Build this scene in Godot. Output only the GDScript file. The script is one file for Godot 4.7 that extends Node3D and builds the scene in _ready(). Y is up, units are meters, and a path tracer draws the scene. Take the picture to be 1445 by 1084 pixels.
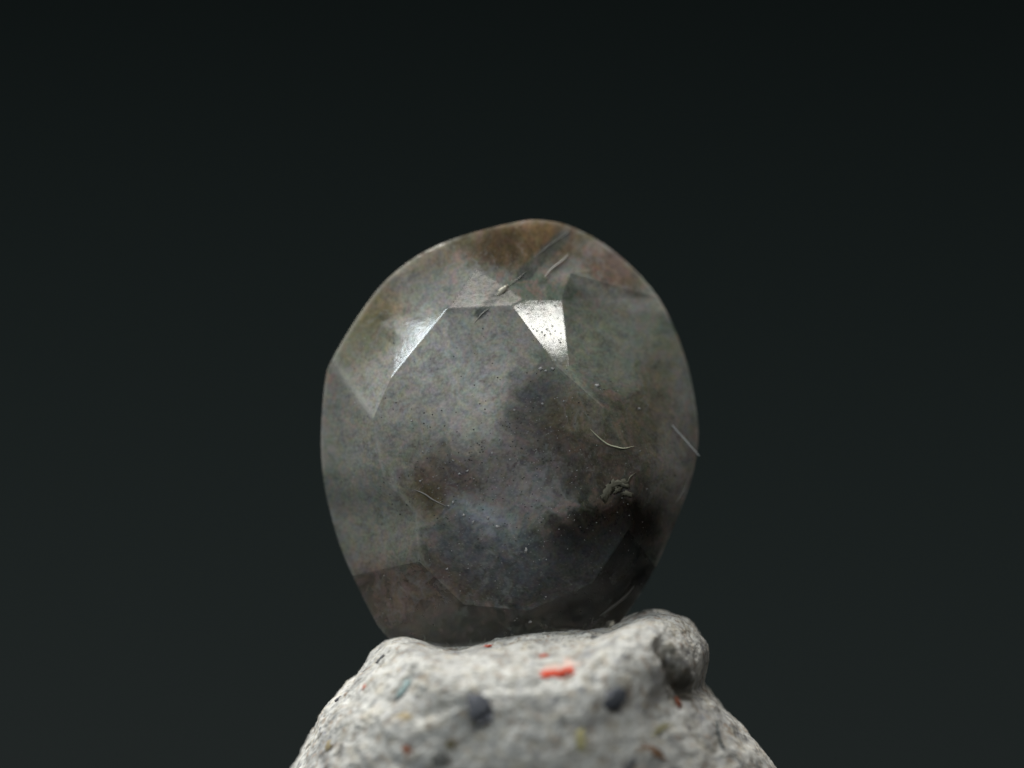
extends Node3D
# A macro view of an oval faceted cloudy gemstone pressed into a lump of putty.
# Lengths are written in millimetres and multiplied by MM when a mesh is made; flat outlines are written in
# PX, fifteen-micrometre steps counted right and down from a corner of the stone's own drawing.
const MM := 0.001
const PX := 0.015

var used := {}
var noise_a := FastNoiseLite.new()
var noise_b := FastNoiseLite.new()
var noise_c := FastNoiseLite.new()
var noise_d := FastNoiseLite.new()
var points := {}
var facets := []
var flat_tris := []


func _ready():
	# ---------------------------------------------------------------- camera, air, lamps
	var cam := Camera3D.new()
	cam.name = "camera"
	add_child(cam)
	cam.position = Vector3(0, 0, 150) * MM
	cam.fov = 6.2047
	cam.near = 0.02
	cam.far = 5.0
	var lens := CameraAttributesPhysical.new()
	lens.frustum_focal_length = 12.0 / tan(deg_to_rad(6.2047) / 2.0)
	lens.frustum_near = 0.02
	lens.frustum_far = 5.0
	lens.frustum_focus_distance = 0.1487
	lens.exposure_aperture = 25.0
	cam.attributes = lens
	cam.current = true

	var env := Environment.new()
	env.background_mode = Environment.BG_COLOR
	env.background_color = Color(0.0, 0.0, 0.0)
	env.tonemap_mode = Environment.TONE_MAPPER_LINEAR
	env.tonemap_exposure = 1.0
	env.sdfgi_enabled = true
	env.ssao_enabled = true
	env.ssil_enabled = true
	var we := WorldEnvironment.new()
	we.name = "world"
	we.environment = env
	add_child(we)

	lamp("window_light", Vector3(-0.52, 0.496, 0.695) * 300.0, Vector2(0.085, 0.085), 0.029, Color(0.93, 0.98, 1.0))
	lamp("desk_light", Vector3(0.497, 0.596, 0.631) * 300.0, Vector2(0.052, 0.052), 0.0125, Color(1.0, 0.995, 0.97))
	lamp("ceiling_light", Vector3(-0.28, 0.89, -0.3) * 480.0, Vector2(0.34, 0.34), 0.56, Color(1.0, 0.995, 0.975))
	lamp("added_facet_light", Vector3(-0.04, 0.66, 0.75) * 380.0, Vector2(0.09, 0.09), 0.014, Color(1.0, 0.97, 0.94))  # added lamp without a known source, lightens one crown facet by reflection

	set_noise(noise_a, 0.9, 11, 4)
	set_noise(noise_b, 2.6, 23, 4)
	set_noise(noise_c, 11.0, 37, 3)
	set_noise(noise_d, 0.45, 51, 3)

	build_backdrop()
	build_putty()
	build_gemstone()
	build_dust()


# ------------------------------------------------------------------------------------------------ helpers
func set_noise(n: FastNoiseLite, freq: float, s: int, oct: int):
	n.noise_type = FastNoiseLite.TYPE_SIMPLEX_SMOOTH
	n.frequency = freq
	n.seed = s
	n.fractal_type = FastNoiseLite.FRACTAL_FBM
	n.fractal_octaves = oct
	n.fractal_gain = 0.55


func lamp(called: String, at: Vector3, size: Vector2, energy: float, tint: Color):
	var l := AreaLight3D.new()
	l.name = called
	l.area_size = size
	l.light_energy = energy
	l.light_color = tint
	l.shadow_enabled = true
	add_child(l)
	l.look_at_from_position(at * MM, Vector3(0, -0.001, 0), Vector3.UP)


func numbered(called: String, parent: Node) -> String:
	var key := str(parent.get_instance_id()) + called
	var n: int = used.get(key, 0)
	used[key] = n + 1
	return called if n == 0 else "%s_%03d" % [called, n]


func put(called: String, mesh: Mesh, parent: Node = self) -> MeshInstance3D:
	var o := MeshInstance3D.new()
	o.name = numbered(called, parent)
	o.mesh = mesh
	o.cast_shadow = GeometryInstance3D.SHADOW_CASTING_SETTING_ON
	parent.add_child(o, true)
	return o


func tag(o: Node, label: String, category := "", group := "", kind := ""):
	if label:
		o.set_meta("label", label)
	if category:
		o.set_meta("category", category)
	if group:
		o.set_meta("group", group)
	if kind:
		o.set_meta("kind", kind)


func arrays(v: PackedVector3Array, n: PackedVector3Array, c: PackedColorArray, idx: PackedInt32Array, mat: Material) -> ArrayMesh:
	var scaled := PackedVector3Array()
	scaled.resize(v.size())
	for i in v.size():
		scaled[i] = v[i] * MM
	for i in range(0, idx.size(), 3):
		# front faces run clockwise
		var u := v[idx[i]]
		if (v[idx[i + 1]] - u).cross(v[idx[i + 2]] - u).dot(n[idx[i]] + n[idx[i + 1]] + n[idx[i + 2]]) > 0.0:
			var keep := idx[i + 1]
			idx[i + 1] = idx[i + 2]
			idx[i + 2] = keep
	var a := []
	a.resize(Mesh.ARRAY_MAX)
	a[Mesh.ARRAY_VERTEX] = scaled
	a[Mesh.ARRAY_NORMAL] = n
	if c.size():
		a[Mesh.ARRAY_COLOR] = c
	a[Mesh.ARRAY_INDEX] = idx
	var m := ArrayMesh.new()
	m.add_surface_from_arrays(Mesh.PRIMITIVE_TRIANGLES, a)
	m.surface_set_material(0, mat)
	return m


func at_px(px: float, py: float, z: float) -> Vector3:
	return Vector3((px - 722.5) * PX, (542.0 - py) * PX, z)


func plain(c: Color, rough := 0.7, spec := 0.5) -> StandardMaterial3D:
	var m := StandardMaterial3D.new()
	m.albedo_color = c.linear_to_srgb()
	m.roughness = rough
	m.metallic_specular = spec
	return m


func grain(freq: float, s: int, lo: float, hi: float, as_bump := false) -> NoiseTexture2D:
	var t := NoiseTexture2D.new()
	t.width = 512
	t.height = 512
	t.seamless = true
	var n := FastNoiseLite.new()
	set_noise(n, freq, s, 4)
	t.noise = n
	if not as_bump:
		var g := Gradient.new()
		g.set_color(0, Color(lo, lo, lo))
		g.set_color(1, Color(hi, hi, hi))
		t.color_ramp = g
	return t


func soft(d: float, r: float) -> float:
	# 1 in the middle, 0 past r
	var t := clampf(1.0 - d / r, 0.0, 1.0)
	return t * t * (3.0 - 2.0 * t)


func seg_dist(p: Vector2, a: Vector2, b: Vector2) -> float:
	var ab := b - a
	var t := clampf((p - a).dot(ab) / maxf(ab.length_squared(), 1e-9), 0.0, 1.0)
	return p.distance_to(a + ab * t)


func tube(path: PackedVector3Array, radii: PackedFloat32Array, mat: Material) -> ArrayMesh:
	# a round thread through the points, in millimetres
	var v := PackedVector3Array()
	var n := PackedVector3Array()
	var idx := PackedInt32Array()
	var sides := 7
	var curve := Curve3D.new()
	curve.bake_interval = 0.02
	for i in path.size():
		var before: Vector3 = path[maxi(i - 1, 0)]
		var after: Vector3 = path[mini(i + 1, path.size() - 1)]
		var h := (after - before) / 6.0
		curve.add_point(path[i], -h, h)
	var steps := path.size() * 6
	for i in steps + 1:
		var f := float(i) / steps
		var k := f * (path.size() - 1)
		var j := mini(int(k), path.size() - 2)
		var p := curve.sample(j, k - j)
		var q := curve.sample(j, minf(k - j + 0.05, 1.0)) - curve.sample(j, maxf(k - j - 0.05, 0.0))
		q = q.normalized()
		var side := q.cross(Vector3(0.13, 0.2, 1.0)).normalized()
		var up := side.cross(q).normalized()
		var r := lerpf(radii[j], radii[j + 1], k - j)
		for s in sides:
			var w := TAU * s / sides
			var d := side * cos(w) + up * sin(w)
			v.append(p + d * r)
			n.append(d)
	for i in steps:
		for s in sides:
			var a := i * sides + s
			var b := i * sides + (s + 1) % sides
			idx.append_array([a, b, a + sides, b, b + sides, a + sides])
	return arrays(v, n, PackedColorArray(), idx, mat)


func lump(radius: Vector3, rough: float, s: int, mat: Material, detail := 14) -> ArrayMesh:
	# an irregular chip about the origin, in millimetres
	var v := PackedVector3Array()
	var n := PackedVector3Array()
	var idx := PackedInt32Array()
	var cols := detail * 2
	for i in detail + 1:
		var a := PI * i / detail
		for j in cols:
			var b := TAU * j / cols
			var d := Vector3(sin(a) * cos(b), cos(a), sin(a) * sin(b))
			var k := 1.0 + rough * (noise_a.get_noise_3dv(d * 1.1 + Vector3(s * 7.3, s * 3.1, 0)) * 1.6 + 0.5 * noise_b.get_noise_3dv(d * 1.3 + Vector3(0, s * 5.7, s)))
			v.append(d * radius * k)
			n.append((d / radius).normalized())
	for i in detail:
		for j in cols:
			var a := i * cols + j
			var b := i * cols + (j + 1) % cols
			idx.append_array([a, a + cols, b, b, a + cols, b + cols])
	return arrays(v, n, PackedColorArray(), idx, mat)


# ------------------------------------------------------------------------------------------------ backdrop
func build_backdrop():
	# a dark sheet that lies under the putty and sweeps up behind it
	var m := plain(Color(0.0031, 0.0048, 0.0049), 0.9, 0.1)
	m.roughness_texture = grain(0.02, 5, 0.75, 1.0)
	m.uv1_triplanar = true
	m.uv1_scale = Vector3.ONE * 20.0
	var profile := PackedVector2Array()
	var ground := -11.24
	profile.append(Vector2(400, ground))
	for i in 61:
		var d := 900.0 * i / 60.0
		profile.append(Vector2(-40.0 - d, ground + d * d / 3840.0))
	profile.append(Vector2(-1050, ground + 420))
	profile.append(Vector2(-1080, ground + 800))
	var v := PackedVector3Array()
	var n := PackedVector3Array()
	var idx := PackedInt32Array()
	for i in profile.size():
		var t: Vector2 = profile[mini(i + 1, profile.size() - 1)] - profile[maxi(i - 1, 0)]
		var nn := Vector3(0, -t.x, t.y).normalized()
		for x in [-700.0, 700.0]:
			v.append(Vector3(x, profile[i].y, profile[i].x))
			n.append(nn)
	for i in profile.size() - 1:
		var a := i * 2
		idx.append_array([a, a + 2, a + 1, a + 1, a + 2, a + 3])
	var o := put("backdrop", arrays(v, n, PackedColorArray(), idx, m))
	tag(o, "dark blue-grey blurred sheet behind the stone and putty", "backdrop", "", "structure")


# ------------------------------------------------------------------------------------------------ putty
const PUTTY_RIM := [
	[545, 905], [558, 901], [575, 900], [592, 901], [612, 905], [640, 909], [662, 907], [700, 903], [735, 898], [770, 893], [800, 888], [824, 885], [842, 881],
	[858, 882], [880, 874], [900, 866], [920, 862], [938, 864], [955, 871], [975, 886], [988, 902], [995, 918], [998, 935], [995, 950], [995, 964],
	[1006, 980], [1022, 1000], [1040, 1021], [1060, 1044], [1078, 1063], [1095, 1086], [1125, 1140], [1145, 1210], [1148, 1270], [1135, 1291], [1060, 1292], [900, 1292], [755, 1292],
	[600, 1292], [450, 1292], [385, 1291], [370, 1270], [372, 1210], [392, 1140], [418, 1084], [430, 1059], [441, 1040], [452, 1018], [463, 1000], [480, 982], [500, 960], [522, 932],
]
const PUTTY_MID := Vector2(755, 1130)
const PUTTY_FRONT := 0.35
const PUTTY_BULGE := Vector2(-10, -70)
var rim_radius := PackedFloat32Array()


func putty_rim(angle: float) -> float:
	var k := fposmod(angle / TAU, 1.0) * rim_radius.size()
	var i := int(k) % rim_radius.size()
	return lerpf(rim_radius[i], rim_radius[(i + 1) % rim_radius.size()], k - int(k))


func rim_setup():
	var count := 1440
	rim_radius.resize(count)
	for i in count:
		var d := Vector2.from_angle(TAU * i / count)
		var best := 100.0
		for j in PUTTY_RIM.size():
			var a := Vector2(PUTTY_RIM[j][0], PUTTY_RIM[j][1])
			var b := Vector2(PUTTY_RIM[(j + 1) % PUTTY_RIM.size()][0], PUTTY_RIM[(j + 1) % PUTTY_RIM.size()][1])
			var hit = Geometry2D.segment_intersects_segment(PUTTY_MID, PUTTY_MID + d * 2000.0, a, b)
			if hit != null:
				best = maxf(best, PUTTY_MID.distance_to(hit))
		rim_radius[i] = best
	var smooth := rim_radius.duplicate()
	for i in count:
		var sum := 0.0
		for k in range(-4, 5):
			sum += rim_radius[posmod(i + k, count)]
		smooth[i] = sum / 9.0
	rim_radius = smooth


func putty_share(q: Vector2) -> float:
	# 0 where the putty bulges most towards the front, 1 at its rim
	var f := 0.5
	for k in 14:
		var d := q - PUTTY_MID - PUTTY_BULGE * (1.0 - f * f)
		f = lerpf(f, minf(d.length() / putty_rim(d.angle()), 1.0), 0.6)
	return f


func putty_out(q: Vector2) -> Vector3:
	# outward direction of the front at that place
	var h := 3.0
	var gx := (putty_depth(q.x + h, q.y) - putty_depth(q.x - h, q.y)) / (2.0 * h * PX)
	var gy := (putty_depth(q.x, q.y - h) - putty_depth(q.x, q.y + h)) / (2.0 * h * PX)
	return Vector3(-gx, -gy, 1.0).normalized()


func putty_depth(px: float, py: float) -> float:
	# height of the front of the putty over that place of its outline, in millimetres
	var f := putty_share(Vector2(px, py))
	return PUTTY_FRONT + 4.2 * pow(1.0 - pow(f, 2.3), 1.0 / 2.3)


const CREASES := [  # points, width, depth
	[[[928, 906], [944, 926], [952, 944], [958, 958], [964, 966]], 18.0, 0.22],
	[[[942, 930], [955, 950], [968, 962], [985, 966]], 16.0, 0.1],
	[[[594, 922], [580, 950], [562, 972], [546, 1000], [541, 1010], [548, 1040], [560, 1066]], 8.0, 0.07],
	[[[866, 905], [846, 925], [838, 950]], 14.0, 0.07],
	[[[690, 1010], [660, 1030], [640, 1060]], 16.0, 0.08],
	[[[760, 955], [690, 962], [640, 985], [600, 1000]], 12.0, 0.05],
]


func putty_bump(p: Vector3, q: Vector2) -> float:
	var h := 0.16 * noise_d.get_noise_3dv(p) + 0.06 * noise_a.get_noise_3dv(p)
	var creased := 1.0 - absf(noise_b.get_noise_3d(p.x * 0.55 + 0.2 * p.y, p.y * 0.9, p.z * 0.7)) * 3.0
	h += 0.03 * noise_b.get_noise_3d(p.x * 0.8, p.y * 1.3, p.z) - 0.03 * smoothstep(0.72, 1.0, creased) * smoothstep(-0.2, 0.3, noise_d.get_noise_3dv(p * 1.7))
	h += 0.02 * noise_c.get_noise_3dv(p) + 0.008 * noise_c.get_noise_3dv(p * 2.7)
	for c in CREASES:
		var near := 1e9
		for i in c[0].size() - 1:
			near = minf(near, seg_dist(q, Vector2(c[0][i][0], c[0][i][1]), Vector2(c[0][i + 1][0], c[0][i + 1][1])))
		if near < c[1]:
			h -= c[2] * soft(near, c[1])
	return h


func build_putty():
	rim_setup()
	var m := StandardMaterial3D.new()
	m.vertex_color_use_as_albedo = true
	m.albedo_texture = grain(0.035, 8, 0.8, 1.0)
	m.uv1_triplanar = true
	m.uv1_scale = Vector3.ONE * 160.0
	m.roughness = 0.82
	m.metallic_specular = 0.4
	m.heightmap_enabled = true
	m.heightmap_texture = grain(0.06, 9, 0, 1, true)
	m.heightmap_scale = 0.0016
	var cols := 900
	var rows := 300
	var v := PackedVector3Array()
	var c := PackedColorArray()
	for i in rows + 1:
		# 0 is the middle of the front, 1 the rim, and on to the middle of the back
		var t := float(i) / rows
		var b := PI / 2.0 * (t / 0.8) if t < 0.8 else PI / 2.0 + PI / 2.0 * (t - 0.8) / 0.2
		var f := pow(absf(sin(b)), 2.0 / 2.3)
		var z := pow(absf(cos(b)), 2.0 / 2.3) * signf(cos(b))
		for j in cols:
			# more columns where the lump shows
			var u := float(j) / cols
			var w := TAU * u
			var a := -PI / 2.0 + w - 0.62 * sin(w)
			var q := PUTTY_MID + Vector2.from_angle(a) * putty_rim(a) * f
			if z > 0.0:
				q += PUTTY_BULGE * (1.0 - f * f)
			var p := at_px(q.x, q.y, PUTTY_FRONT + z * (4.2 if z > 0.0 else 4.4))
			var out := Vector3(cos(a) * f, -sin(a) * f, z).normalized()
			if q.y < 1275:
				p += out * putty_bump(p, q if z > -0.05 else Vector2(-900, -900))
			v.append(p)
			var col := putty_color(p)
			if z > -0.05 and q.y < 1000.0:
				# shade of the fold under the knob, painted into the colour
				var fold_shade := minf(seg_dist(q, Vector2(936, 910), Vector2(952, 945)), seg_dist(q, Vector2(952, 945), Vector2(962, 964)) - 6.0)
				var amount := smoothstep(17.0, 4.0, fold_shade + 16.0 * noise_b.get_noise_3dv(p))
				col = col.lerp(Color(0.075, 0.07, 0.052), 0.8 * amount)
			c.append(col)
	var n := PackedVector3Array()
	n.resize(v.size())
	var idx := PackedInt32Array()
	for i in rows:
		for j in cols:
			var k := i * cols + j
			var l := i * cols + (j + 1) % cols
			idx.append_array([k, l, k + cols, l, l + cols, k + cols])
	for i in rows + 1:
		for j in cols:
			var e := v[i * cols + (j + 1) % cols] - v[i * cols + posmod(j - 1, cols)]
			var g := v[mini(i + 1, rows) * cols + j] - v[maxi(i - 1, 0) * cols + j]
			n[i * cols + j] = e.cross(g).normalized() if i > 0 and i < rows else Vector3(0, 0, 1 if i == 0 else -1)
	for i in n.size():
		if n[i].dot(v[i] - at_px(755, 1130, 0)) < -0.3:
			n[i] = -n[i]
	var o := Node3D.new()
	o.name = "putty"
	add_child(o)
	tag(o, "off-white lump of speckled putty holding up the stone", "putty")
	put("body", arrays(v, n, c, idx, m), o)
	# flecks pressed into the putty: x, y, half sizes, turn, colour, label
	var slate := Color(0.085, 0.09, 0.105)
	var flecks := [
		[677, 984, 14.0, 15.0, 8.0, 0.1, slate, "largest dark grey fleck on the front"],
		[676, 1004, 6.0, 6.0, 4.0, 0.3, Color(0.09, 0.09, 0.075), ""],
		[865, 974, 17.0, 10.0, 8.0, 0.55, slate, "slanting dark blue-grey fleck on the front right"],
		[858, 986, 7.0, 5.0, 4.0, 0.2, Color(0.1, 0.085, 0.07), ""],
		[786, 937, 24.0, 9.0, 12.0, 0.28, Color(0.54, 0.065, 0.03), "bright red fleck below the stone"],
		[783, 926, 23.0, 12.0, 3.0, 0.2, Color(0.62, 0.46, 0.40), "pink smear above the red fleck"],
		[766, 918, 6.0, 6.0, 4.0, 0.0, Color(0.45, 0.1, 0.06), ""],
		[688, 910, 5.0, 7.0, 4.0, -0.4, Color(0.45, 0.09, 0.05), "small red fleck at the rim"],
		[953, 982, 5.0, 7.0, 4.0, 0.1, Color(0.2, 0.06, 0.03), ""],
		[915, 1045, 15.0, 5.0, 3.5, -0.6, Color(0.22, 0.13, 0.08), ""],
		[816, 1030, 7.0, 11.0, 3.0, 0.1, Color(0.46, 0.42, 0.22), ""],
		[930, 1015, 15.0, 4.0, 3.0, 0.35, Color(0.3, 0.28, 0.17), ""],
		[577, 1044, 8.0, 5.0, 3.0, -0.5, Color(0.3, 0.13, 0.08), ""],
		[636, 1036, 8.0, 5.0, 3.0, 0.5, Color(0.16, 0.14, 0.09), ""],
		[624, 1055, 10.0, 9.0, 3.5, 0.2, Color(0.15, 0.15, 0.14), ""],
		[657, 1082, 12.0, 8.0, 4.0, 0.2, Color(0.07, 0.075, 0.09), ""],
		[884, 1064, 12.0, 6.0, 3.5, 0.8, Color(0.12, 0.12, 0.13), ""],
		[950, 1078, 10.0, 6.0, 3.5, 0.3, Color(0.1, 0.1, 0.1), ""],
		[563, 970, 5.0, 8.0, 3.5, -0.5, Color(0.1, 0.1, 0.1), "dark fleck in the crease on the left"],
		[570, 957, 6.0, 12.0, 3.0, -0.45, Color(0.32, 0.42, 0.42), ""],
		[482, 986, 8.0, 4.0, 3.5, 0.3, Color(0.1, 0.1, 0.11), ""],
		[467, 1043, 8.0, 7.0, 3.0, 0.5, Color(0.24, 0.2, 0.12), ""],
		[522, 965, 4.0, 4.0, 3.0, 0.0, Color(0.5, 0.2, 0.15), ""],
		[488, 1050, 4.0, 13.0, 3.0, 0.4, Color(0.16, 0.15, 0.14), ""],
		[968, 1018, 4.0, 4.0, 3.0, 0.0, Color(0.13, 0.12, 0.12), ""],
		[572, 1000, 11.0, 6.0, 2.5, 0.2, Color(0.45, 0.37, 0.24), ""],
		[838, 892, 5.0, 6.0, 3.0, 0.2, Color(0.18, 0.18, 0.18), ""],
		[540, 925, 3.0, 8.0, 3.0, -0.6, Color(0.16, 0.17, 0.18), ""],
	]
	var k := 0
	for f in flecks:
		k += 1
		var mat := plain(f[6], 0.75, 0.3)
		var bit := put("fleck", lump(Vector3(f[2], f[3], f[4] * 0.3) * PX, 0.75 if k == 5 else 0.9, k, mat), o)
		var q := Vector2(f[0], f[1])
		var z := putty_depth(f[0], f[1])
		var p := at_px(f[0], f[1], z)
		var out := putty_out(q)
		p += out * (putty_bump(p, q) + f[4] * 0.1 * PX)
		var y := (Vector3.UP - out * out.y).normalized()
		var basis := Basis(y.cross(out), y, out).rotated(out, f[5])
		bit.transform = Transform3D(basis, p * MM)
		if f[7]:
			bit.set_meta("label", f[7])
	var spike := plain(Color(0.6, 0.58, 0.5), 0.6)
	put("wisp", tube(PackedVector3Array([at_px(781, 896, 0.5), at_px(780, 886, 0.52), at_px(779, 877, 0.55)]), PackedFloat32Array([0.035, 0.02, 0.003]), spike), o)
	put("wisp", tube(PackedVector3Array([at_px(596, 908, 0.5), at_px(600, 900, 0.55), at_px(598, 894, 0.6)]), PackedFloat32Array([0.02, 0.014, 0.003]), spike), o)
	var rng := RandomNumberGenerator.new()
	rng.seed = 77
	for i in 16:
		# fuzz along the rim
		var a := rng.randf_range(-2.45, -0.75)
		var q := PUTTY_MID + Vector2.from_angle(a) * (putty_rim(a) - 3.0)
		var d := Vector2.from_angle(a + rng.randf_range(-0.8, 0.8)) * rng.randf_range(5.0, 10.0)
		put("wisp", tube(PackedVector3Array([at_px(q.x, q.y, 0.45), at_px(q.x + d.x * 0.5 + rng.randf_range(-2, 2), q.y + d.y * 0.5, 0.5), at_px(q.x + d.x, q.y + d.y, 0.5)]), PackedFloat32Array([0.018, 0.011, 0.004]), spike), o)
	put("crumb", lump(Vector3(0.09, 0.08, 0.08), 0.5, 61, spike), o).position = at_px(860, 880, 0.6) * MM


func putty_color(p: Vector3) -> Color:
	var a := noise_a.get_noise_3dv(p + Vector3(9, 0, 0))
	var b := noise_b.get_noise_3dv(p + Vector3(0, 31, 0))
	var d := noise_d.get_noise_3dv(p + Vector3(0, 0, 17))
	var c := Color(0.69, 0.682, 0.645)
	c = c.lerp(Color(0.40, 0.395, 0.38), smoothstep(0.0, 0.5, a + 0.25 * b))
	c = c.lerp(Color(0.56, 0.50, 0.38), 0.5 * smoothstep(0.05, 0.45, b - 0.3 * a))
	c = c.lerp(Color(0.33, 0.33, 0.33), 0.5 * smoothstep(0.05, 0.5, d))
	var e := noise_c.get_noise_3d((p.x + p.y) * 0.2 + 40.0, (p.y - p.x) * 0.55, p.z * 0.4 + 3.0)
	c = c.lerp(Color(0.2, 0.19, 0.17), 0.6 * smoothstep(0.2, 0.45, e))
	var g := noise_b.get_noise_3dv(p * 1.3 + Vector3(0, 5, 60))
	c = c.lerp(Color(0.33, 0.24, 0.17), 0.65 * smoothstep(0.22, 0.42, g))
	c = c.lerp(Color(0.27, 0.27, 0.33), 0.55 * smoothstep(-0.3, -0.5, g))
	return c


# ------------------------------------------------------------------------------------------------ gemstone
const OUTLINE := [
	[757, 310], [800, 317], [850, 342], [893, 377], [930, 420], [955, 470], [972, 520], [982, 570], [986, 615], [980, 660], [968, 700], [948, 750],
	[925, 800], [898, 845], [865, 890], [825, 925], [770, 948], [700, 955], [630, 945], [575, 920], [540, 890], [522, 860], [498, 812], [480, 770],
	[466, 722], [457, 680], [453, 630], [455, 575], [460, 530], [468, 508], [490, 470], [515, 432], [545, 395], [590, 360], [640, 337], [690, 322], [730, 313],
]
const TABLE := [[632, 436], [722, 432], [783, 515], [850, 575], [893, 660], [885, 745], [835, 820], [745, 858], [655, 850], [592, 790], [588, 722], [543, 672], [528, 590], [553, 533]]
const FINE := 3
const EDGES := {
	"t13>t12": [0.0, 0.25], "t12>t11": [0.05, 0.35], "t11>t10": [0.05, 0.2], "t10>t9": [0.02, 0.3], "t0>t13": [0.03, 0.2], "t0>t1": [0.03, 0.25],
	"t12>o29.0": [0.06, 0.6], "t1>t2": [0.02, 0.1], "t2>t3": [0.0, 0.08], "t0>m0": [0.03, 0.05], "m0>a1": [0.03, 0.1], "a1>a2": [0.025, 0.1],
	"a2>a3": [0.02, 0.05], "a3>t2": [0.0, 0.0], "a3>t3": [0.06, 0.0], "a2>o4.0": [0.04, 0.3], "s1>o4.0": [0.02, 0.1], "a1>s1": [0.02, 0.0], "b1>t0": [0.08, 0.0], "t13>b1": [0.06, 0.0],
	"b1>o32.0": [0.3, 0.0], "m0>o34.0": [0.3, 0.0], "t3>t4": [0.3, 0.0], "t3>o7.0": [0.45, 0.0], "a1>o1.0": [0.03, 0.1], "s1>a2": [0.03, 0.0],
	"t9>o22.0": [0.25, 0.0], "t10>o24.0": [0.2, 0.0], "t9>t8": [0.03, 0.0],
	"t4>t5": [0.2, 0.0], "t5>t6": [0.03, 0.0], "t6>t7": [0.02, 0.0], "t7>t8": [0.02, 0.0],
}
const TABLE_TILT := Vector2(-0.06, 0.1)


func table_z(q: Vector3) -> float:
	return 1.25 - TABLE_TILT.x * q.x - TABLE_TILT.y * (q.y + 1.47)


func define_points():
	var n := OUTLINE.size()
	for i in n:
		var p := []
		for k in range(-1, 3):
			var o: Array = OUTLINE[posmod(i + k, n)]
			p.append(Vector2(o[0], o[1]))
		for s in FINE:
			var q: Vector2 = p[1].cubic_interpolate(p[2], p[0], p[3], float(s) / FINE)
			points["o%d.%d" % [i, s]] = at_px(q.x, q.y, rim_z(q))
	for i in TABLE.size():
		var q := at_px(TABLE[i][0], TABLE[i][1], 0)
		q.z = table_z(q)
		points["t%d" % i] = q
	# the facet right of the table's upper corner leans up and right; the one left of it leans up and left
	lean("a1", 740, 424, "t1", Vector2(-0.06 + 0.45 * 0.81, 0.1 + 0.45 * 0.59))
	lean("a2", 793, 424, "t1", Vector2(-0.06 + 0.45 * 0.81, 0.1 + 0.45 * 0.59))
	lean("a3", 803, 517, "t1", Vector2(-0.06 + 0.45 * 0.81, 0.1 + 0.45 * 0.59))
	lean("b1", 556, 457, "t0", Vector2(-0.06 - 0.4 * 0.775, 0.1 + 0.4 * 0.63))
	lean("m0", 672, 379, "t0", Vector2(-0.02, 0.33))
	points["s1"] = at_px(805, 386, 0.42)


func rim_z(q: Vector2) -> float:
	# the girdle wavers: it lies further back at the upper right and further forward at the bottom
	return -0.45 * smoothstep(750.0, 830.0, q.x) * smoothstep(690.0, 540.0, q.y) + 0.5 * smoothstep(740.0, 890.0, q.y)


func lean(id: String, px: float, py: float, from: String, slope: Vector2):
	var q := at_px(px, py, 0)
	var d: Vector3 = q - points[from]
	q.z = points[from].z - slope.x * d.x - slope.y * d.y
	points[id] = q


func ring(text: String) -> Array:
	# "t12 o29-32 b1" -> the ids, with the points between on the outline
	var out := []
	for w in text.split(" "):
		if w.begins_with("o"):
			var ends := w.substr(1).split("-")
			var a := int(ends[0])
			var b := int(ends[-1])
			if b < a:
				b += OUTLINE.size()
			for i in range(a, b):
				for s in FINE:
					out.append("o%d.%d" % [i % OUTLINE.size(), s])
			out.append("o%d.0" % (b % OUTLINE.size()))
		else:
			out.append(w)
	return out


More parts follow.
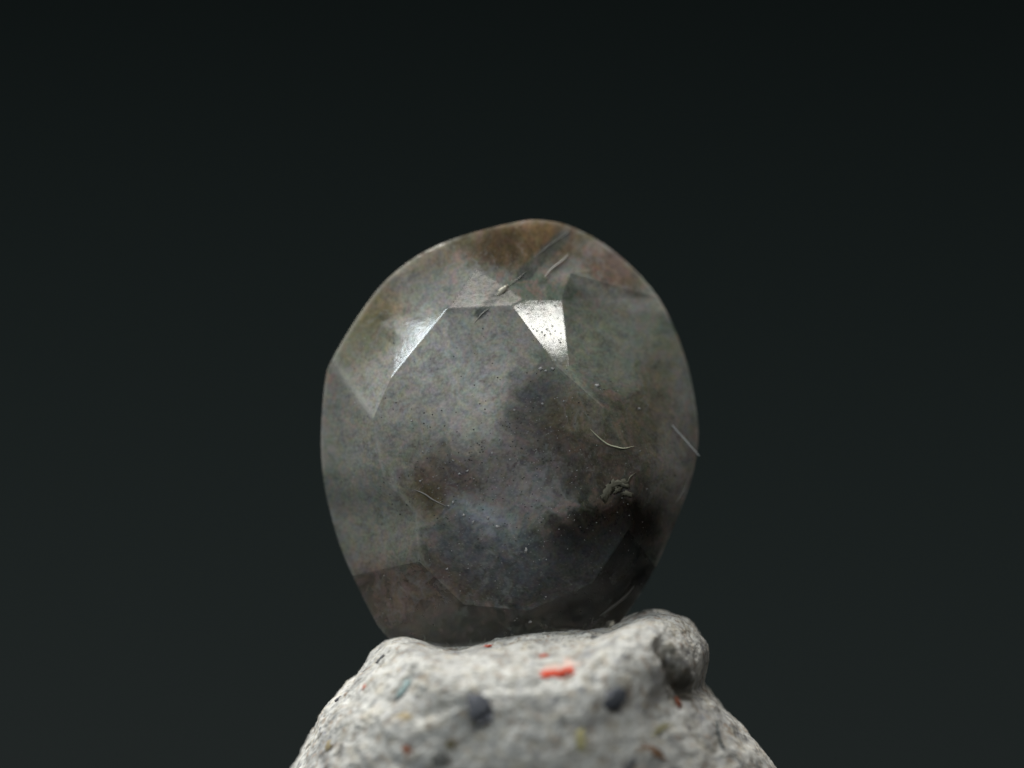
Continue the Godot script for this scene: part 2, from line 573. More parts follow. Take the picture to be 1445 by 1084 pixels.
func define_facets():
	var list := [
		["table_facet", "t0 t1 t2 t3 t4 t5 t6 t7 t8 t9 t10 t11 t12 t13"],
		["bright_facet", "t1 a1 a2 a3 t2"],
		["bright_facet", "t13 b1 t0"],
		["crown_facet", "t0 m0 a1 t1"],
		["crown_facet", "t12 o29-32 b1 t13"],
		["crown_facet", "b1 o32-34 m0 t0"],
		["crown_facet", "m0 o34-1 a1"],
		["crown_facet", "a1 o1-4 s1 a2"],
		["crown_facet", "a2 s1 o4"],
		["crown_facet", "a2 o4-7 t3 a3"],
		["crown_facet", "t2 a3 t3"],
		["crown_facet", "t3 o7-10 t4"],
		["crown_facet", "t4 o10-12 t5"],
		["crown_facet", "t5 o12-14 t6"],
		["crown_facet", "t6 o14-16 t7"],
		["crown_facet", "t7 o16-18 t8"],
		["crown_facet", "t8 o18-22 t9"],
		["crown_facet", "t9 o22-24 t10"],
		["crown_facet", "t10 o24-25 t11"],
		["crown_facet", "t11 o25-29 t12"],
	]
	var owner_of := {}
	for k in list.size():
		var ids := ring(list[k][1])
		var nn := Vector3.ZERO
		for i in ids.size():
			var p: Vector3 = points[ids[i]]
			var q: Vector3 = points[ids[(i + 1) % ids.size()]]
			nn += p.cross(q)
			owner_of[ids[i] + ">" + ids[(i + 1) % ids.size()]] = k
		nn = nn.normalized()
		if nn.z < 0:
			nn = -nn
		facets.append({"name": list[k][0], "ids": ids, "normal": nn, "edges": []})
	for f in facets:
		var ids: Array = f.ids
		for i in ids.size():
			var a: String = ids[i]
			var b: String = ids[(i + 1) % ids.size()]
			var other: int = owner_of.get(b + ">" + a, -1)
			# how far the edge is rounded over and how white it is worn; the stone's lower edges are nearly polished away
			var e: Array = EDGES.get(a + ">" + b, EDGES.get(b + ">" + a, [0.05, 0.12] if (points[a].y + points[b].y) * 0.5 > 0.3 else [0.4, 0.0]))
			f.edges.append([Vector2(points[a].x, points[a].y), Vector2(points[b].x, points[b].y), other, e[0], e[1]])
		var outline := PackedVector2Array()
		for id in ids:
			outline.append(Vector2(points[id].x, points[id].y))
		f.tris = []
		var t := strip(ids) if "o" in "".join(ids) else Geometry2D.triangulate_polygon(outline)
		for i in range(0, t.size(), 3):
			var tri := [points[ids[t[i]]], points[ids[t[i + 1]]], points[ids[t[i + 2]]]]
			f.tris.append(tri)
			flat_tris.append(tri)


func strip(ids: Array) -> PackedInt32Array:
	# triangles between the stretch of the girdle and the inner corners of a facet, so that none lies along the girdle alone
	var n := ids.size()
	var start := 0
	while not (ids[start].begins_with("o") and not ids[posmod(start - 1, n)].begins_with("o")):
		start += 1
	var outer := []
	var inner := []
	for i in n:
		var k := (start + i) % n
		if ids[k].begins_with("o"):
			outer.append(k)
		else:
			inner.push_front(k)
	var out := PackedInt32Array()
	var a := 0
	var b := 0
	while a < outer.size() - 1 or b < inner.size() - 1:
		var fa := (a + 1.0) / maxf(outer.size() - 1, 1.0)
		var fb := (b + 0.5) / maxf(inner.size() - 1, 0.5)
		if b >= inner.size() - 1 or (a < outer.size() - 1 and fa <= fb):
			out.append_array([outer[a], outer[a + 1], inner[b]])
			a += 1
		else:
			out.append_array([outer[a], inner[b + 1], inner[b]])
			b += 1
	return out


func stone_z(px: float, py: float) -> float:
	# height of the stone's front over a place of its outline, in millimetres
	var q := Vector2((px - 722.5) * PX, (542.0 - py) * PX)
	for t in flat_tris:
		var a := Vector2(t[0].x, t[0].y)
		var b := Vector2(t[1].x, t[1].y)
		var c := Vector2(t[2].x, t[2].y)
		var den := (b - a).cross(c - a)
		if absf(den) < 1e-9:
			continue
		var u := (q - a).cross(c - a) / den
		var w := (b - a).cross(q - a) / den
		if u >= -1e-4 and w >= -1e-4 and u + w <= 1.0001:
			return t[0].z + u * (t[1].z - t[0].z) + w * (t[2].z - t[0].z)
	return 0.0


# clouds and stains in the stone, plus light on some facets put into colour: centre, radii, turn, colour, share, opacity added
const CLOUDS_AND_LIGHT := [
	[640, 525, 135, 105, 0.5, Color(0.27, 0.265, 0.245), 0.92, 0.3],
	[650, 500, 50, 40, 0.0, Color(0.25, 0.255, 0.25), 0.7, 0.15],
	[690, 470, 70, 50, 0.0, Color(0.18, 0.178, 0.165), 0.7, 0.1],
	[570, 640, 75, 100, 0.0, Color(0.15, 0.148, 0.13), 0.6, 0.15],
	[745, 335, 95, 38, -0.1, Color(0.075, 0.048, 0.025), 0.92, 0.1],
	[705, 348, 45, 32, 0.2, Color(0.035, 0.026, 0.016), 0.8, 0.1],
	[865, 385, 50, 40, 0.6, Color(0.075, 0.052, 0.04), 0.85, 0.1],
	[545, 415, 45, 60, 0.7, Color(0.085, 0.06, 0.035), 0.8, 0.05],
	[600, 368, 75, 34, -0.5, Color(0.07, 0.058, 0.04), 0.85, 0.2],
	[510, 475, 45, 65, 0.4, Color(0.06, 0.058, 0.034), 0.85, 0.15],
	[760, 590, 50, 80, 0.3, Color(0.045, 0.042, 0.042), 0.8, 0.1],
	[762, 545, 34, 46, 0.3, Color(0.05, 0.052, 0.053), 0.65, 0.05],
	[870, 610, 90, 60, 0.3, Color(0.085, 0.075, 0.056), 0.6, 0.1],
	[800, 590, 40, 40, 0.0, Color(0.06, 0.05, 0.032), 0.6, 0.1],
	[630, 680, 50, 45, 0.3, Color(0.05, 0.038, 0.03), 0.85, 0.15],
	[700, 660, 90, 40, 0.2, Color(0.075, 0.066, 0.066), 0.6, 0.1],
	[595, 700, 30, 26, 0.3, Color(0.05, 0.04, 0.022), 0.75, 0.0],
	[685, 735, 60, 26, 0.5, Color(0.15, 0.165, 0.175), 0.8, 0.2],
	[755, 695, 70, 40, -0.5, Color(0.11, 0.108, 0.112), 0.6, 0.1],
	[835, 655, 80, 50, 0.3, Color(0.03, 0.023, 0.019), 0.75, 0.1],
	[880, 735, 86, 52, -0.15, Color(0.0075, 0.0055, 0.004), 0.98, 0.3],
	[810, 775, 60, 40, 0.1, Color(0.014, 0.011, 0.010), 0.85, 0.2],
	[835, 768, 75, 48, 0.0, Color(0.010, 0.008, 0.0065), 0.9, 0.3],
	[860, 830, 130, 80, 0.0, Color(0.02, 0.022, 0.0225), 0.85, 0.1],
	[740, 905, 180, 40, 0.0, Color(0.055, 0.05, 0.045), 0.75, 0.1],
	[755, 825, 150, 42, 0.0, Color(0.021, 0.0205, 0.020), 0.85, 0.35],
	[958, 690, 20, 80, 0.25, Color(0.075, 0.07, 0.064), 0.7, 0.2],
	[640, 805, 55, 50, 0.0, Color(0.042, 0.034, 0.027), 0.85, 0.1],
	[705, 785, 80, 42, 0.0, Color(0.045, 0.048, 0.053), 0.7, 0.2],
	[555, 830, 75, 50, 0.4, Color(0.12, 0.092, 0.078), 0.9, 0.3],
	[540, 745, 62, 46, 0.0, Color(0.135, 0.134, 0.114), 0.75, 0.15],
	[945, 620, 40, 110, 0.0, Color(0.115, 0.11, 0.10), 0.6, 0.1],
	[855, 485, 95, 65, 0.0, Color(0.125, 0.135, 0.11), 0.8, 0.25],
	[915, 560, 30, 70, 0.2, Color(0.07, 0.06, 0.036), 0.6, 0.0],
	[605, 410, 60, 40, 0.4, Color(0.075, 0.08, 0.077), 0.7, 0.15],
	[862, 413, 88, 14, 0.27, Color(0.2, 0.2, 0.18), 0.7, 0.3],  # narrow upper right facet: its lighter look put into the colour
	[500, 610, 45, 120, 0.1, Color(0.155, 0.152, 0.132), 0.7, 0.2],  # soft light passing through the left crown, painted as pale colour
	[530, 560, 26, 40, -0.6, Color(0.19, 0.185, 0.17), 0.6, 0.15],
	[645, 755, 40, 34, 0.2, Color(0.052, 0.056, 0.058), 0.75, 0.1],
	[940, 435, 20, 14, 0.3, Color(0.2, 0.19, 0.17), 0.7, 0.2],
	[575, 550, 40, 50, 0.7, Color(0.22, 0.215, 0.20), 0.6, 0.1],
]
const STREAKS := [  # from, to, half width, colour
	[676, 444, 704, 414, 9.0, Color(0.045, 0.05, 0.045)], [738, 388, 796, 334, 13.0, Color(0.045, 0.047, 0.042)],
]


func stone_color(p: Vector3) -> Color:
	# colour and opacity of the stone at a place, the same for every face that passes through it
	var w := Vector3(noise_a.get_noise_3dv(p), noise_a.get_noise_3dv(p + Vector3(20, 0, 0)), noise_a.get_noise_3dv(p + Vector3(0, 40, 0)))
	var q := p + w * 0.3
	var a := noise_a.get_noise_3dv(q * 0.9 + Vector3(3, 7, 1))
	var b := noise_b.get_noise_3dv(q + Vector3(0, 0, 9))
	var e := noise_c.get_noise_3dv(p)
	var c := Color(0.108, 0.113, 0.101)
	var o := 0.36 + 0.35 * a + 0.2 * b
	c = c.lerp(Color(0.060, 0.076, 0.058), smoothstep(-0.1, 0.45, a))
	c = c.lerp(Color(0.10, 0.072, 0.064), 0.8 * smoothstep(-0.1, 0.4, b))
	for k in CLOUDS_AND_LIGHT:
		var d := Vector2(q.x / PX + 722.5 - k[0], 542.0 - q.y / PX - k[1]).rotated(-k[4])
		var r := Vector2(d.x / k[2], d.y / k[3]).length() * 0.72 + 0.16 * b
		if r < 1.0:
			var s: float = k[6] * smoothstep(1.05, 0.25, r)
			c = c.lerp(k[5], s)
			o += k[7] * s
	for k in STREAKS:
		var d := seg_dist(Vector2(p.x / PX + 722.5, 542.0 - p.y / PX), Vector2(k[0], k[1]), Vector2(k[2], k[3])) + 3.0 * b + 2.0 * e
		if d < k[4]:
			c = c.lerp(k[5], 0.85 * smoothstep(k[4], k[4] * 0.5, d))
			o = lerpf(o, 0.8, smoothstep(k[4], k[4] * 0.5, d))
	var m := 1.95 * (1.0 + 0.45 * b + 0.34 * e + 0.22 * noise_c.get_noise_3dv(p * 1.9 + Vector3(7, 7, 7)))
	var h := noise_b.get_noise_3dv(q * 1.7 + Vector3(60, 3, 0))
	var k2 := noise_b.get_noise_3dv(q * 1.5 + Vector3(0, 80, 0))
	c = Color(c.r * m * (1.0 + 0.18 * h), c.g * m * (1.0 + 0.14 * k2), c.b * m * (1.0 - 0.13 * h - 0.1 * k2))
	# wisps of milky veils
	var ridge := 1.0 - absf(noise_a.get_noise_3dv(q * 1.25 + Vector3(33, 2, 8))) * 3.2
	var pale := 0.3 * smoothstep(0.62, 1.0, ridge) * smoothstep(-0.25, 0.25, noise_d.get_noise_3dv(p * 1.6)) * smoothstep(0.02, 0.12, c.g)
	c = c.lerp(Color(0.27, 0.285, 0.285), pale)
	o += 0.3 * pale
	# fine frost of pale grains
	var g := noise_c.get_noise_3dv(p * 3.3 + Vector3(5, 5, 5))
	c = c.lerp(Color(0.3, 0.3, 0.29), 0.5 * smoothstep(0.42, 0.62, g) * smoothstep(0.02, 0.1, c.g))
	return Color(c.r, c.g, c.b, clampf(o, 0.16, 0.92))


func deep_color(p: Vector3) -> Color:
	# the back of the stone: darker, stained brown and olive in large patches
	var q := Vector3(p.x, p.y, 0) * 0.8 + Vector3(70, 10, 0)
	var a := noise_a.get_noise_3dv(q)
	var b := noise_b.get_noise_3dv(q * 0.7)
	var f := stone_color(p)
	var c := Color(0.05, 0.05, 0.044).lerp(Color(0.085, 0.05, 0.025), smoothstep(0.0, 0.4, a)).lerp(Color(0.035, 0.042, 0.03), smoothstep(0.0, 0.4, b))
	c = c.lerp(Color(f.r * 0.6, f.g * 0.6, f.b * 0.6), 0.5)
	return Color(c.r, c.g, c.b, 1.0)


func veil(root: Node3D, px: float, py: float, z: float, size: Vector2, tilt: Vector3, tint: Color, seed_: float, strength: float):
	# a cloudy healed crack inside the stone: a wrinkled sheet, denser in places
	var m := StandardMaterial3D.new()
	m.transparency = BaseMaterial3D.TRANSPARENCY_ALPHA
	m.vertex_color_use_as_albedo = true
	m.roughness = 0.9
	m.metallic_specular = 0.2
	var steps := 110
	var basis := Basis.from_euler(tilt)
	var v := PackedVector3Array()
	var n := PackedVector3Array()
	var c := PackedColorArray()
	var idx := PackedInt32Array()
	for i in steps + 1:
		for j in steps + 1:
			var u := Vector2(i * 2.0 / steps - 1.0, j * 2.0 / steps - 1.0)
			var p := Vector3(u.x * size.x, u.y * size.y, 0)
			p.z = 0.18 * noise_a.get_noise_3d(p.x, p.y, seed_) + 0.05 * noise_b.get_noise_3d(p.x, p.y, seed_)
			p = at_px(px, py, z) + basis * p
			v.append(p)
			n.append(basis.z)
			var s := noise_a.get_noise_3d(p.x * 1.1, p.y * 1.1, seed_ + 9.0) + 0.8 * noise_b.get_noise_3d(p.x * 1.2, p.y * 1.2, seed_) + 0.35 * noise_c.get_noise_3d(p.x, p.y, seed_)
			var k := strength * smoothstep(-0.35, 0.6, s) * smoothstep(1.0, 0.35, u.length())
			var g := 1.0 + 0.5 * noise_c.get_noise_3d(p.x * 2.0, p.y * 2.0, seed_)
			c.append(Color(tint.r * g, tint.g * g, tint.b * g, clampf(k, 0.0, 0.9)))
	for i in steps:
		for j in steps:
			var a := i * (steps + 1) + j
			idx.append_array([a, a + 1, a + steps + 1, a + 1, a + steps + 2, a + steps + 1])
	put("inner_veil", arrays(v, n, c, idx, m), root)


func split(a: Vector3, b: Vector3, c: Vector3, longest: float, out: Array):
	# halves every edge longer than that, alike on both sides of a shared edge
	var la := a.distance_to(b) > longest
	var lb := b.distance_to(c) > longest
	var lc := c.distance_to(a) > longest
	if not (la or lb or lc):
		out.append(a)
		out.append(b)
		out.append(c)
		return
	var ab := (a + b) * 0.5
	var bc := (b + c) * 0.5
	var ca := (c + a) * 0.5
	if la and lb and lc:
		split(a, ab, ca, longest, out)
		split(ab, b, bc, longest, out)
		split(ca, bc, c, longest, out)
		split(ab, bc, ca, longest, out)
	elif la and not (lb and lc) and not lb and not lc:
		split(a, ab, c, longest, out)
		split(ab, b, c, longest, out)
	elif lb and not la and not lc:
		split(a, b, bc, longest, out)
		split(a, bc, c, longest, out)
	elif lc and not la and not lb:
		split(a, b, ca, longest, out)
		split(ca, b, c, longest, out)
	elif la and lb:
		split(ab, b, bc, longest, out)
		split(a, ab, bc, longest, out)
		split(a, bc, c, longest, out)
	elif lb and lc:
		split(ca, bc, c, longest, out)
		split(a, b, bc, longest, out)
		split(a, bc, ca, longest, out)
	else:
		split(a, ab, ca, longest, out)
		split(ab, b, c, longest, out)
		split(ab, c, ca, longest, out)


func facet_mesh(f: Dictionary, mat: Material, bow: Vector3, polish := false) -> ArrayMesh:
	var soup := []
	for t in f.tris:
		split(t[0], t[1], t[2], 0.034, soup)
	var seen := {}
	var v := PackedVector3Array()
	var n := PackedVector3Array()
	var c := PackedColorArray()
	var idx := PackedInt32Array()
	var mid := Vector3.ZERO
	for e in f.edges:
		mid += Vector3(e[0].x, e[0].y, 0) / f.edges.size()
	for i in range(0, soup.size(), 3):
		var face := []
		for k in 3:
			var p: Vector3 = soup[i + k]
			var key := Vector3i(p * 4096.0)
			if not seen.has(key):
				seen[key] = v.size()
				v.append(p)
				var q := Vector2(p.x, p.y)
				var nn: Vector3 = f.normal
				# the faces are polished by hand: a little bowed and wavy
				nn += Vector3((p.x - mid.x) * bow.x, (p.y - mid.y) * bow.y, 0)
				nn += 0.035 * Vector3(noise_a.get_noise_3dv(p * 0.7), noise_a.get_noise_3dv(p * 0.7 + Vector3(50, 0, 0)), 0)
				nn += 0.02 * Vector3(noise_b.get_noise_3dv(p), noise_b.get_noise_3dv(p + Vector3(50, 0, 0)), 0)
				var wear_and_rim_light := 0.0
				for e in f.edges:
					var d := seg_dist(q, e[0], e[1])
					if e[2] >= 0:
						if d < e[3]:
							var t: float = 1.0 - d / e[3]
							nn = nn.lerp((f.normal + facets[e[2]].normal).normalized(), t * t * (3.0 - 2.0 * t))
						var wide: float = 0.19 if e[4] > 0.5 else 0.1
						if d < wide:
							wear_and_rim_light = maxf(wear_and_rim_light, e[4] * pow(1.0 - d / wide, 1.5) * clampf(0.75 + 1.4 * noise_b.get_noise_3dv(p * 0.5), 0.0, 1.3))
					elif d < 0.3:
						var away := Vector3(p.x, p.y + 1.4, 0).normalized()
						nn = nn.lerp(away, 0.12 * pow(1.0 - d / 0.3, 1.5))
						if d < 0.09:
							wear_and_rim_light = maxf(wear_and_rim_light, 0.3 * (1.0 - d / 0.09) * clampf(0.5 + 2.0 * noise_a.get_noise_3dv(p), 0.0, 1.3))  # rim light along the girdle, painted as a pale line
				n.append(nn.normalized())
				var col := stone_color(p)
				if polish:
					col.a = maxf(col.a, 0.6)
				if wear_and_rim_light > 0.0:
					col = col.lerp(Color(0.46, 0.46, 0.43, 0.9), clampf(wear_and_rim_light, 0.0, 0.6))
				c.append(col)
			face.append(seen[key])
		var g: Vector3 = (soup[i + 1] - soup[i]).cross(soup[i + 2] - soup[i])
		if g.z > 0:
			idx.append_array([face[0], face[2], face[1]])
		else:
			idx.append_array(face)
	return arrays(v, n, c, idx, mat)


func stone_skin(rough: float) -> StandardMaterial3D:
	var m := StandardMaterial3D.new()
	m.transparency = BaseMaterial3D.TRANSPARENCY_ALPHA
	m.vertex_color_use_as_albedo = true
	m.roughness = rough
	m.metallic_specular = 0.7071
	m.uv1_triplanar = true
	m.uv1_scale = Vector3.ONE * 220.0
	m.roughness_texture = grain(0.05, 71, 0.75, 1.3)
	m.heightmap_enabled = true
	m.heightmap_texture = grain(0.07, 72, 0, 1, true)
	m.heightmap_scale = 0.0004
	return m


func build_gemstone():
	define_points()
	define_facets()
	var root := Node3D.new()
	root.name = "gemstone"
	add_child(root)
	tag(root, "cloudy grey-brown oval faceted gemstone standing upright in the putty", "gemstone")
	var skin := stone_skin(0.17)
	skin.metallic_specular = 0.5
	var dull := stone_skin(0.3)
	dull.metallic_specular = 0.45
	var polished := stone_skin(0.15)
	polished.heightmap_scale = 0.00015
	for i in facets.size():
		var f: Dictionary = facets[i]
		var bow := Vector3(0.02, 0.02, 0)
		if i == 1:
			bow = Vector3(0.02, 0.12, 0)
		elif i == 2:
			bow = Vector3(0.1, 0.1, 0)
		var below: bool = i > 0 and (f.ids.has("t6") or f.ids.has("t7") or f.ids.has("t8"))
		var o := put(f.name, facet_mesh(f, polished if f.name == "bright_facet" else dull if below else skin, bow, f.name == "bright_facet"), root)
		if i == 0:
			o.set_meta("label", "large cloudy facet in the middle")
		elif i == 1:
			o.set_meta("label", "narrow kite-shaped facet that mirrors the lamp")
		elif i == 2:
			o.set_meta("label", "left facet with a bluish glint along its edge")
	build_pavilion(root)
	veil(root, 650, 540, 0.25, Vector2(1.6, 1.5), Vector3(-0.25, -0.2, 0.3), Color(0.34, 0.335, 0.31), 3.0, 0.8)
	veil(root, 850, 520, -0.1, Vector2(1.3, 1.7), Vector3(-0.2, 0.35, 0.0), Color(0.22, 0.24, 0.20), 14.0, 0.7)
	veil(root, 690, 700, 0.5, Vector2(1.4, 0.75), Vector3(0.3, -0.1, 0.5), Color(0.22, 0.235, 0.255), 25.0, 0.6)
	veil(root, 560, 740, -0.1, Vector2(0.9, 1.5), Vector3(0.1, -0.45, 0.1), Color(0.26, 0.25, 0.22), 36.0, 0.7)
	veil(root, 720, 400, -0.5, Vector2(2.2, 0.9), Vector3(-0.4, 0.0, -0.1), Color(0.2, 0.165, 0.13), 47.0, 0.6)
	build_inclusions(root)


func build_pavilion(root: Node3D):
	# girdle band and the facets at the back, seen dimly through the front
	var m := StandardMaterial3D.new()
	m.vertex_color_use_as_albedo = true
	m.roughness = 0.35
	var rim := ring("o0-36")
	var count := rim.size()
	var v := PackedVector3Array()
	var n := PackedVector3Array()
	var c := PackedColorArray()
	var idx := PackedInt32Array()
	var heart := at_px(720, 635, 0)
	for i in count:
		for z in [0.0, -0.32]:
			var p: Vector3 = points[rim[i]]
			p.z = minf(p.z, 0.0) + z
			v.append(p)
			n.append((Vector3(p.x, p.y, 0) - heart).normalized())
			c.append(stone_color(p))
	for i in count:
		var a := i * 2
		var b := ((i + 1) % count) * 2
		idx.append_array([a, b, a + 1, b, b + 1, a + 1])
	put("girdle", arrays(v, n, c, idx, m), root)
	var keel := at_px(715, 640, -3.3)
	var starts := [0, 4, 8, 12, 15, 18, 21, 25, 29, 33]
	for k in starts.size():
		var a: int = starts[k]
		var b: int = starts[(k + 1) % starts.size()]
		var ids := ring("o%d-%d" % [a, b])
		var edge := []
		for id in ids:
			var p: Vector3 = points[id]
			edge.append(Vector3(p.x, p.y, p.z - 0.32))
		var soup := []
		var nn := Vector3.ZERO
		for i in edge.size() - 1:
			nn += (edge[i] - keel).cross(edge[i + 1] - keel)
			split(edge[i], edge[i + 1], keel, 0.12, soup)
		nn = nn.normalized()
		if nn.z > 0:
			nn = -nn
		v = PackedVector3Array()
		n = PackedVector3Array()
		c = PackedColorArray()
		idx = PackedInt32Array()
		for i in range(0, soup.size(), 3):
			var g: Vector3 = (soup[i + 1] - soup[i]).cross(soup[i + 2] - soup[i])
			var order := [0, 2, 1] if g.dot(nn) > 0 else [0, 1, 2]
			for j in order:
				idx.append(v.size())
				v.append(soup[i + j])
				n.append(nn)
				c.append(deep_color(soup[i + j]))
		put("pavilion_facet", arrays(v, n, c, idx, m), root)


func build_inclusions(root: Node3D):
	var rng := RandomNumberGenerator.new()
	rng.seed = 404
	var pale := plain(Color(0.3, 0.3, 0.3), 0.45)
	var dark := plain(Color(0.035, 0.033, 0.03), 0.6)
	# the larger grains one by one: x, y, radius
	var grains := [
		[763, 521, 5.0], [770, 524, 4.0], [780, 521, 4.0], [726, 579, 3.0], [742, 775, 5.0], [632, 801, 4.0], [748, 874, 4.0], [634, 713, 5.0], [640, 708, 4.0], [582, 594, 3.5],
		[598, 637, 3.0], [594, 678, 3.0], [660, 664, 4.0], [649, 668, 4.0], [690, 729, 5.0], [655, 726, 4.0], [668, 736, 4.0], [703, 742, 4.0], [842, 545, 6.0], [900, 577, 4.0],
		[911, 689, 3.0], [669, 605, 3.0], [720, 648, 3.0], [795, 566, 3.0], [765, 570, 3.0], [640, 649, 3.0], [620, 688, 3.0], [695, 639, 3.0],
	]
	for i in grains.size():
		var g: Array = grains[i]
		var r: float = g[2] * PX * 0.44
		var o := put("mineral_grain", lump(Vector3(r * rng.randf_range(0.8, 1.5), r, r * 0.7), 1.1, 100 + i, pale, 7), root)
		o.transform = Transform3D(Basis(Vector3(0, 0, 1), rng.randf() * TAU), at_px(g[0], g[1], stone_z(g[0], g[1]) - r * 0.15) * MM)
	# the rest as fine frost of grains, pale and dark
	for pass_ in 2:
		var st := SurfaceTool.new()
		st.begin(Mesh.PRIMITIVE_TRIANGLES)
		var chip := lump(Vector3.ONE * 0.016, 0.5, 7 + pass_, pale if pass_ == 0 else dark, 4)
		for i in 850:
			var px := 0.0
			var py := 0.0
			if rng.randf() < 0.65:
				px = rng.randfn(700, 85)
				py = rng.randfn(670, 75)
			else:
				px = rng.randf_range(470, 970)
				py = rng.randf_range(330, 880)
			var z := stone_z(px, py)
			if z <= 0.25:
				continue
			var s := rng.randf_range(0.35, 1.0) ** 1.6 * (0.9 if pass_ == 0 else 1.1)
			st.append_from(chip, 0, Transform3D(Basis(Vector3(0, 0, 1), rng.randf() * TAU).scaled(Vector3(s * rng.randf_range(0.8, 1.6), s, s * 0.6)), at_px(px, py, z - 0.004) * MM))
		st.set_material(pale if pass_ == 0 else dark)
		var o := put("mineral_dust" if pass_ == 0 else "dark_mineral_dust", st.commit(), root)
		o.set_meta("kind", "stuff")
	var grime := plain(Color(0.2, 0.2, 0.18), 0.8)
	# grime on the facet that mirrors the lamp: x, y, half sizes
	for g in [[783, 433, 3.2, 2.2], [768, 438, 2.6, 1.6], [731, 435, 2.2, 1.4], [757, 468, 2.4, 1.8], [764, 470, 2.8, 2.0], [771, 466, 3.4, 2.4], [776, 472, 2.4, 1.6], [779, 461, 2.2, 2.4], [768, 474, 3.0, 1.8], [783, 468, 1.6, 2.4],
			[791, 471, 1.8, 1.4], [790, 484, 2.4, 2.0], [752, 465, 1.8, 1.4], [760, 448, 1.4, 1.2], [776, 446, 1.2, 1.6], [745, 444, 1.4, 1.0], [787, 450, 1.2, 1.8], [770, 455, 1.2, 1.2], [781, 478, 1.4, 1.0], [773, 492, 1.0, 1.4]]:
		var o := put("grime_speck", lump(Vector3(g[2], g[3], 0.5) * PX * 0.62, 0.9, 300 + int(g[0]), grime, 7), root)
		o.transform = Transform3D(Basis(Vector3(0, 0, 1), rng.randf() * 3.0), at_px(g[0], g[1], stone_z(g[0], g[1])) * MM)
	var film := SurfaceTool.new()
	film.begin(Mesh.PRIMITIVE_TRIANGLES)
	var dot := lump(Vector3(0.011, 0.009, 0.005), 0.8, 12, grime, 4)
	for i in 70:
		var q := Vector2(rng.randfn(769, 9), rng.randfn(466, 9)) if i < 45 else Vector2(rng.randf_range(745, 795), rng.randf_range(430, 500))
		if q.x < 724 + (q.y - 432) * 0.74 + 4 or q.x > 791 + (q.y - 424) * 0.1 or q.y < 428:
			continue
		film.append_from(dot, 0, Transform3D(Basis(Vector3(0, 0, 1), rng.randf() * 3.0).scaled(Vector3.ONE * rng.randf_range(0.4, 1.1)), at_px(q.x, q.y, stone_z(q.x, q.y)) * MM))
	film.set_material(grime)
	put("grime_film", film.commit(), root).set_meta("kind", "stuff")
	# a pale bead on the ridge right of the top, scratches, and a painted edge highlight
	var bead := put("chip", lump(Vector3(0.16, 0.055, 0.04), 0.5, 77, plain(Color(0.5, 0.47, 0.38), 0.4)), root)
	bead.transform = Transform3D(Basis(Vector3(0, 0, 1), 0.85), at_px(708, 412, stone_z(708, 412) + 0.015) * MM)
	var shine := plain(Color(0.15, 0.15, 0.135), 0.5)
	put("scratch", surface_thread([[808, 324], [790, 336], [772, 349], [754, 364]], 0.9, shine, -0.006), root)
	put("scratch", surface_thread([[742, 384], [730, 395], [718, 404]], 0.9, shine, -0.004), root)
	put("scratch", surface_thread([[669, 457], [680, 444], [690, 436]], 1.0, plain(Color(0.32, 0.32, 0.3), 0.5), 0.0), root)
	put("painted_edge_glow", lump(Vector3(4.5 * PX, 22 * PX, 0.015), 0.5, 91, plain(Color(0.3, 0.26, 0.23), 0.5)), root).position = at_px(462, 648, 0.04) * MM  # pale lump standing in for a highlight at the left edge


func surface_thread(list: Array, radius: float, mat: Material, lift: float) -> ArrayMesh:
	var path := PackedVector3Array()
	var radii := PackedFloat32Array()
	for i in list.size():
		path.append(at_px(list[i][0], list[i][1], stone_z(list[i][0], list[i][1]) + radius * PX * 0.6 + lift))
		var ends := absf(i * 2.0 / (list.size() - 1) - 1.0)
		radii.append(radius * PX * (1.0 - 0.75 * ends * ends))
	return tube(path, radii, mat)


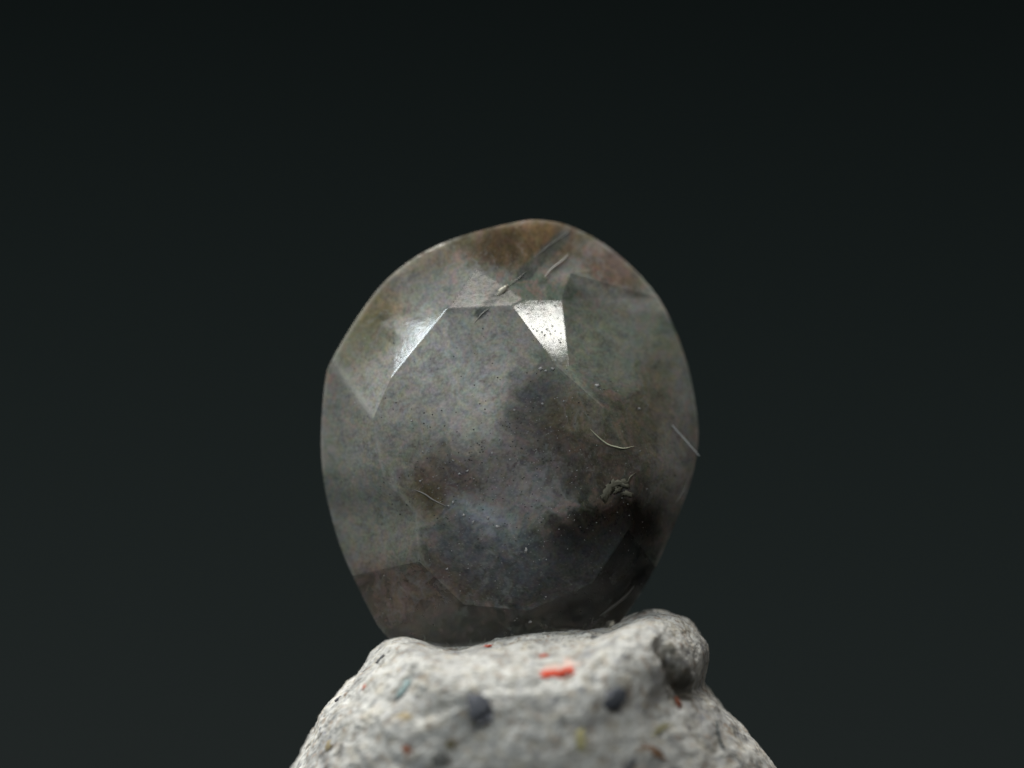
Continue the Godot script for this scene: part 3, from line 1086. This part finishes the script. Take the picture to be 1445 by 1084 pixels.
# ------------------------------------------------------------------------------------------------ fibres and crumbs
func build_dust():
	var lint := plain(Color(0.5, 0.48, 0.45), 0.6)
	var yellowish := plain(Color(0.4, 0.4, 0.29), 0.6)
	var o := put("lint_fibre", surface_thread([[768, 392], [778, 380], [792, 369], [803, 358]], 1.25, lint, 0.02))
	tag(o, "short curved pale fibre lying near the top of the stone", "fibre", "fibres on the stone")
	o = put("lint_fibre", surface_thread([[832, 605], [843, 616], [856, 626], [868, 630], [880, 632], [893, 629]], 1.1, yellowish, 0.02))
	tag(o, "hooked yellowish fibre above the dark patch of the stone", "fibre", "fibres on the stone")
	var z := stone_z(948, 600) + 0.05
	o = put("lint_fibre", tube(PackedVector3Array([at_px(948, 600, z), at_px(966, 620, z), at_px(986, 643, z + 0.02)]), PackedFloat32Array([0.013, 0.014, 0.008]), plain(Color(0.42, 0.44, 0.44), 0.6)))
	tag(o, "straight pale fibre sticking out past the stone's right edge", "fibre", "fibres on the stone")
	o = put("lint_fibre", surface_thread([[972, 672], [967, 688], [960, 700], [953, 710]], 1.3, plain(Color(0.2, 0.2, 0.19), 0.6), -0.012))
	tag(o, "faint fibre clinging along the lower right edge of the stone", "fibre", "fibres on the stone")
	o = put("lint_fibre", surface_thread([[894, 826], [880, 842], [862, 856], [845, 868]], 3.0, plain(Color(0.05, 0.05, 0.045), 0.6), 0.0))
	tag(o, "dull grey fibre at the stone's lower right just above the putty", "fibre", "fibres on the stone")
	o = put("lint_fibre", surface_thread([[586, 690], [600, 696], [612, 704], [630, 713]], 1.2, plain(Color(0.24, 0.23, 0.22), 0.6), 0.0))
	tag(o, "thin grey fibre on the lower left of the large facet", "fibre", "fibres on the stone")
	# a flake of dirt of two lobes
	var root := Node3D.new()
	root.name = "debris_flake"
	add_child(root)
	root.position = at_px(866, 688, stone_z(866, 688) + 0.02) * MM
	tag(root, "pale ragged flake of debris stuck on the dark patch of the stone", "debris")
	var crumb := plain(Color(0.105, 0.10, 0.072), 0.8)
	var turn := 0
	for f in [[856, 693, 11, 5, 1.0], [863, 684, 9, 5, 0.6], [873, 680, 8, 4, 0.1], [870, 690, 5, 3, 0.8], [881, 684, 5, 2.5, -0.4], [883, 695, 6, 3, -0.2]]:
		turn += 1
		var bit := put("lobe", lump(Vector3(f[2], f[3], 2.0) * PX, 1.0, 200 + turn, crumb), root)
		bit.transform = Transform3D(Basis(Vector3(0, 0, 1), f[4]), (at_px(f[0], f[1], stone_z(f[0], f[1]) + 0.02) * MM) - root.position)
	var tail := put("tail", surface_thread([[884, 680], [888, 672], [896, 666]], 1.6, crumb, 0.02), root)
	tail.position = -root.position
	# hairs on the putty
	var black := plain(Color(0.015, 0.03, 0.035), 0.5)
	o = put("dark_hair", putty_thread([[1005, 1012], [1003, 1024], [1006, 1036], [1014, 1048]], 1.4, black))
	tag(o, "short dark curved hair on the right shoulder of the putty", "hair", "hairs on the putty")
	o = put("dark_hair", putty_thread([[1017, 1055], [1030, 1060], [1036, 1072], [1028, 1076], [1034, 1084]], 0.9, plain(Color(0.12, 0.12, 0.12), 0.6)))
	tag(o, "thin curled grey hair low on the putty's right side", "hair", "hairs on the putty")
	o = put("dark_hair", tube(PackedVector3Array([at_px(449, 1012, 0.4), at_px(453, 1007, 0.45), at_px(458, 1010, 0.5)]), PackedFloat32Array([0.012, 0.015, 0.01]), plain(Color(0.2, 0.19, 0.15), 0.6)))
	tag(o, "tiny looped hair standing off the putty's left edge", "hair", "hairs on the putty")


func putty_thread(list: Array, radius: float, mat: Material) -> ArrayMesh:
	var path := PackedVector3Array()
	var radii := PackedFloat32Array()
	for f in list:
		var z := putty_depth(f[0], f[1])
		var p := at_px(f[0], f[1], z)
		var out := putty_out(Vector2(f[0], f[1]))
		path.append(p + out * (putty_bump(p, Vector2(f[0], f[1])) + radius * PX))
		radii.append(radius * PX)
	return tube(path, radii, mat)
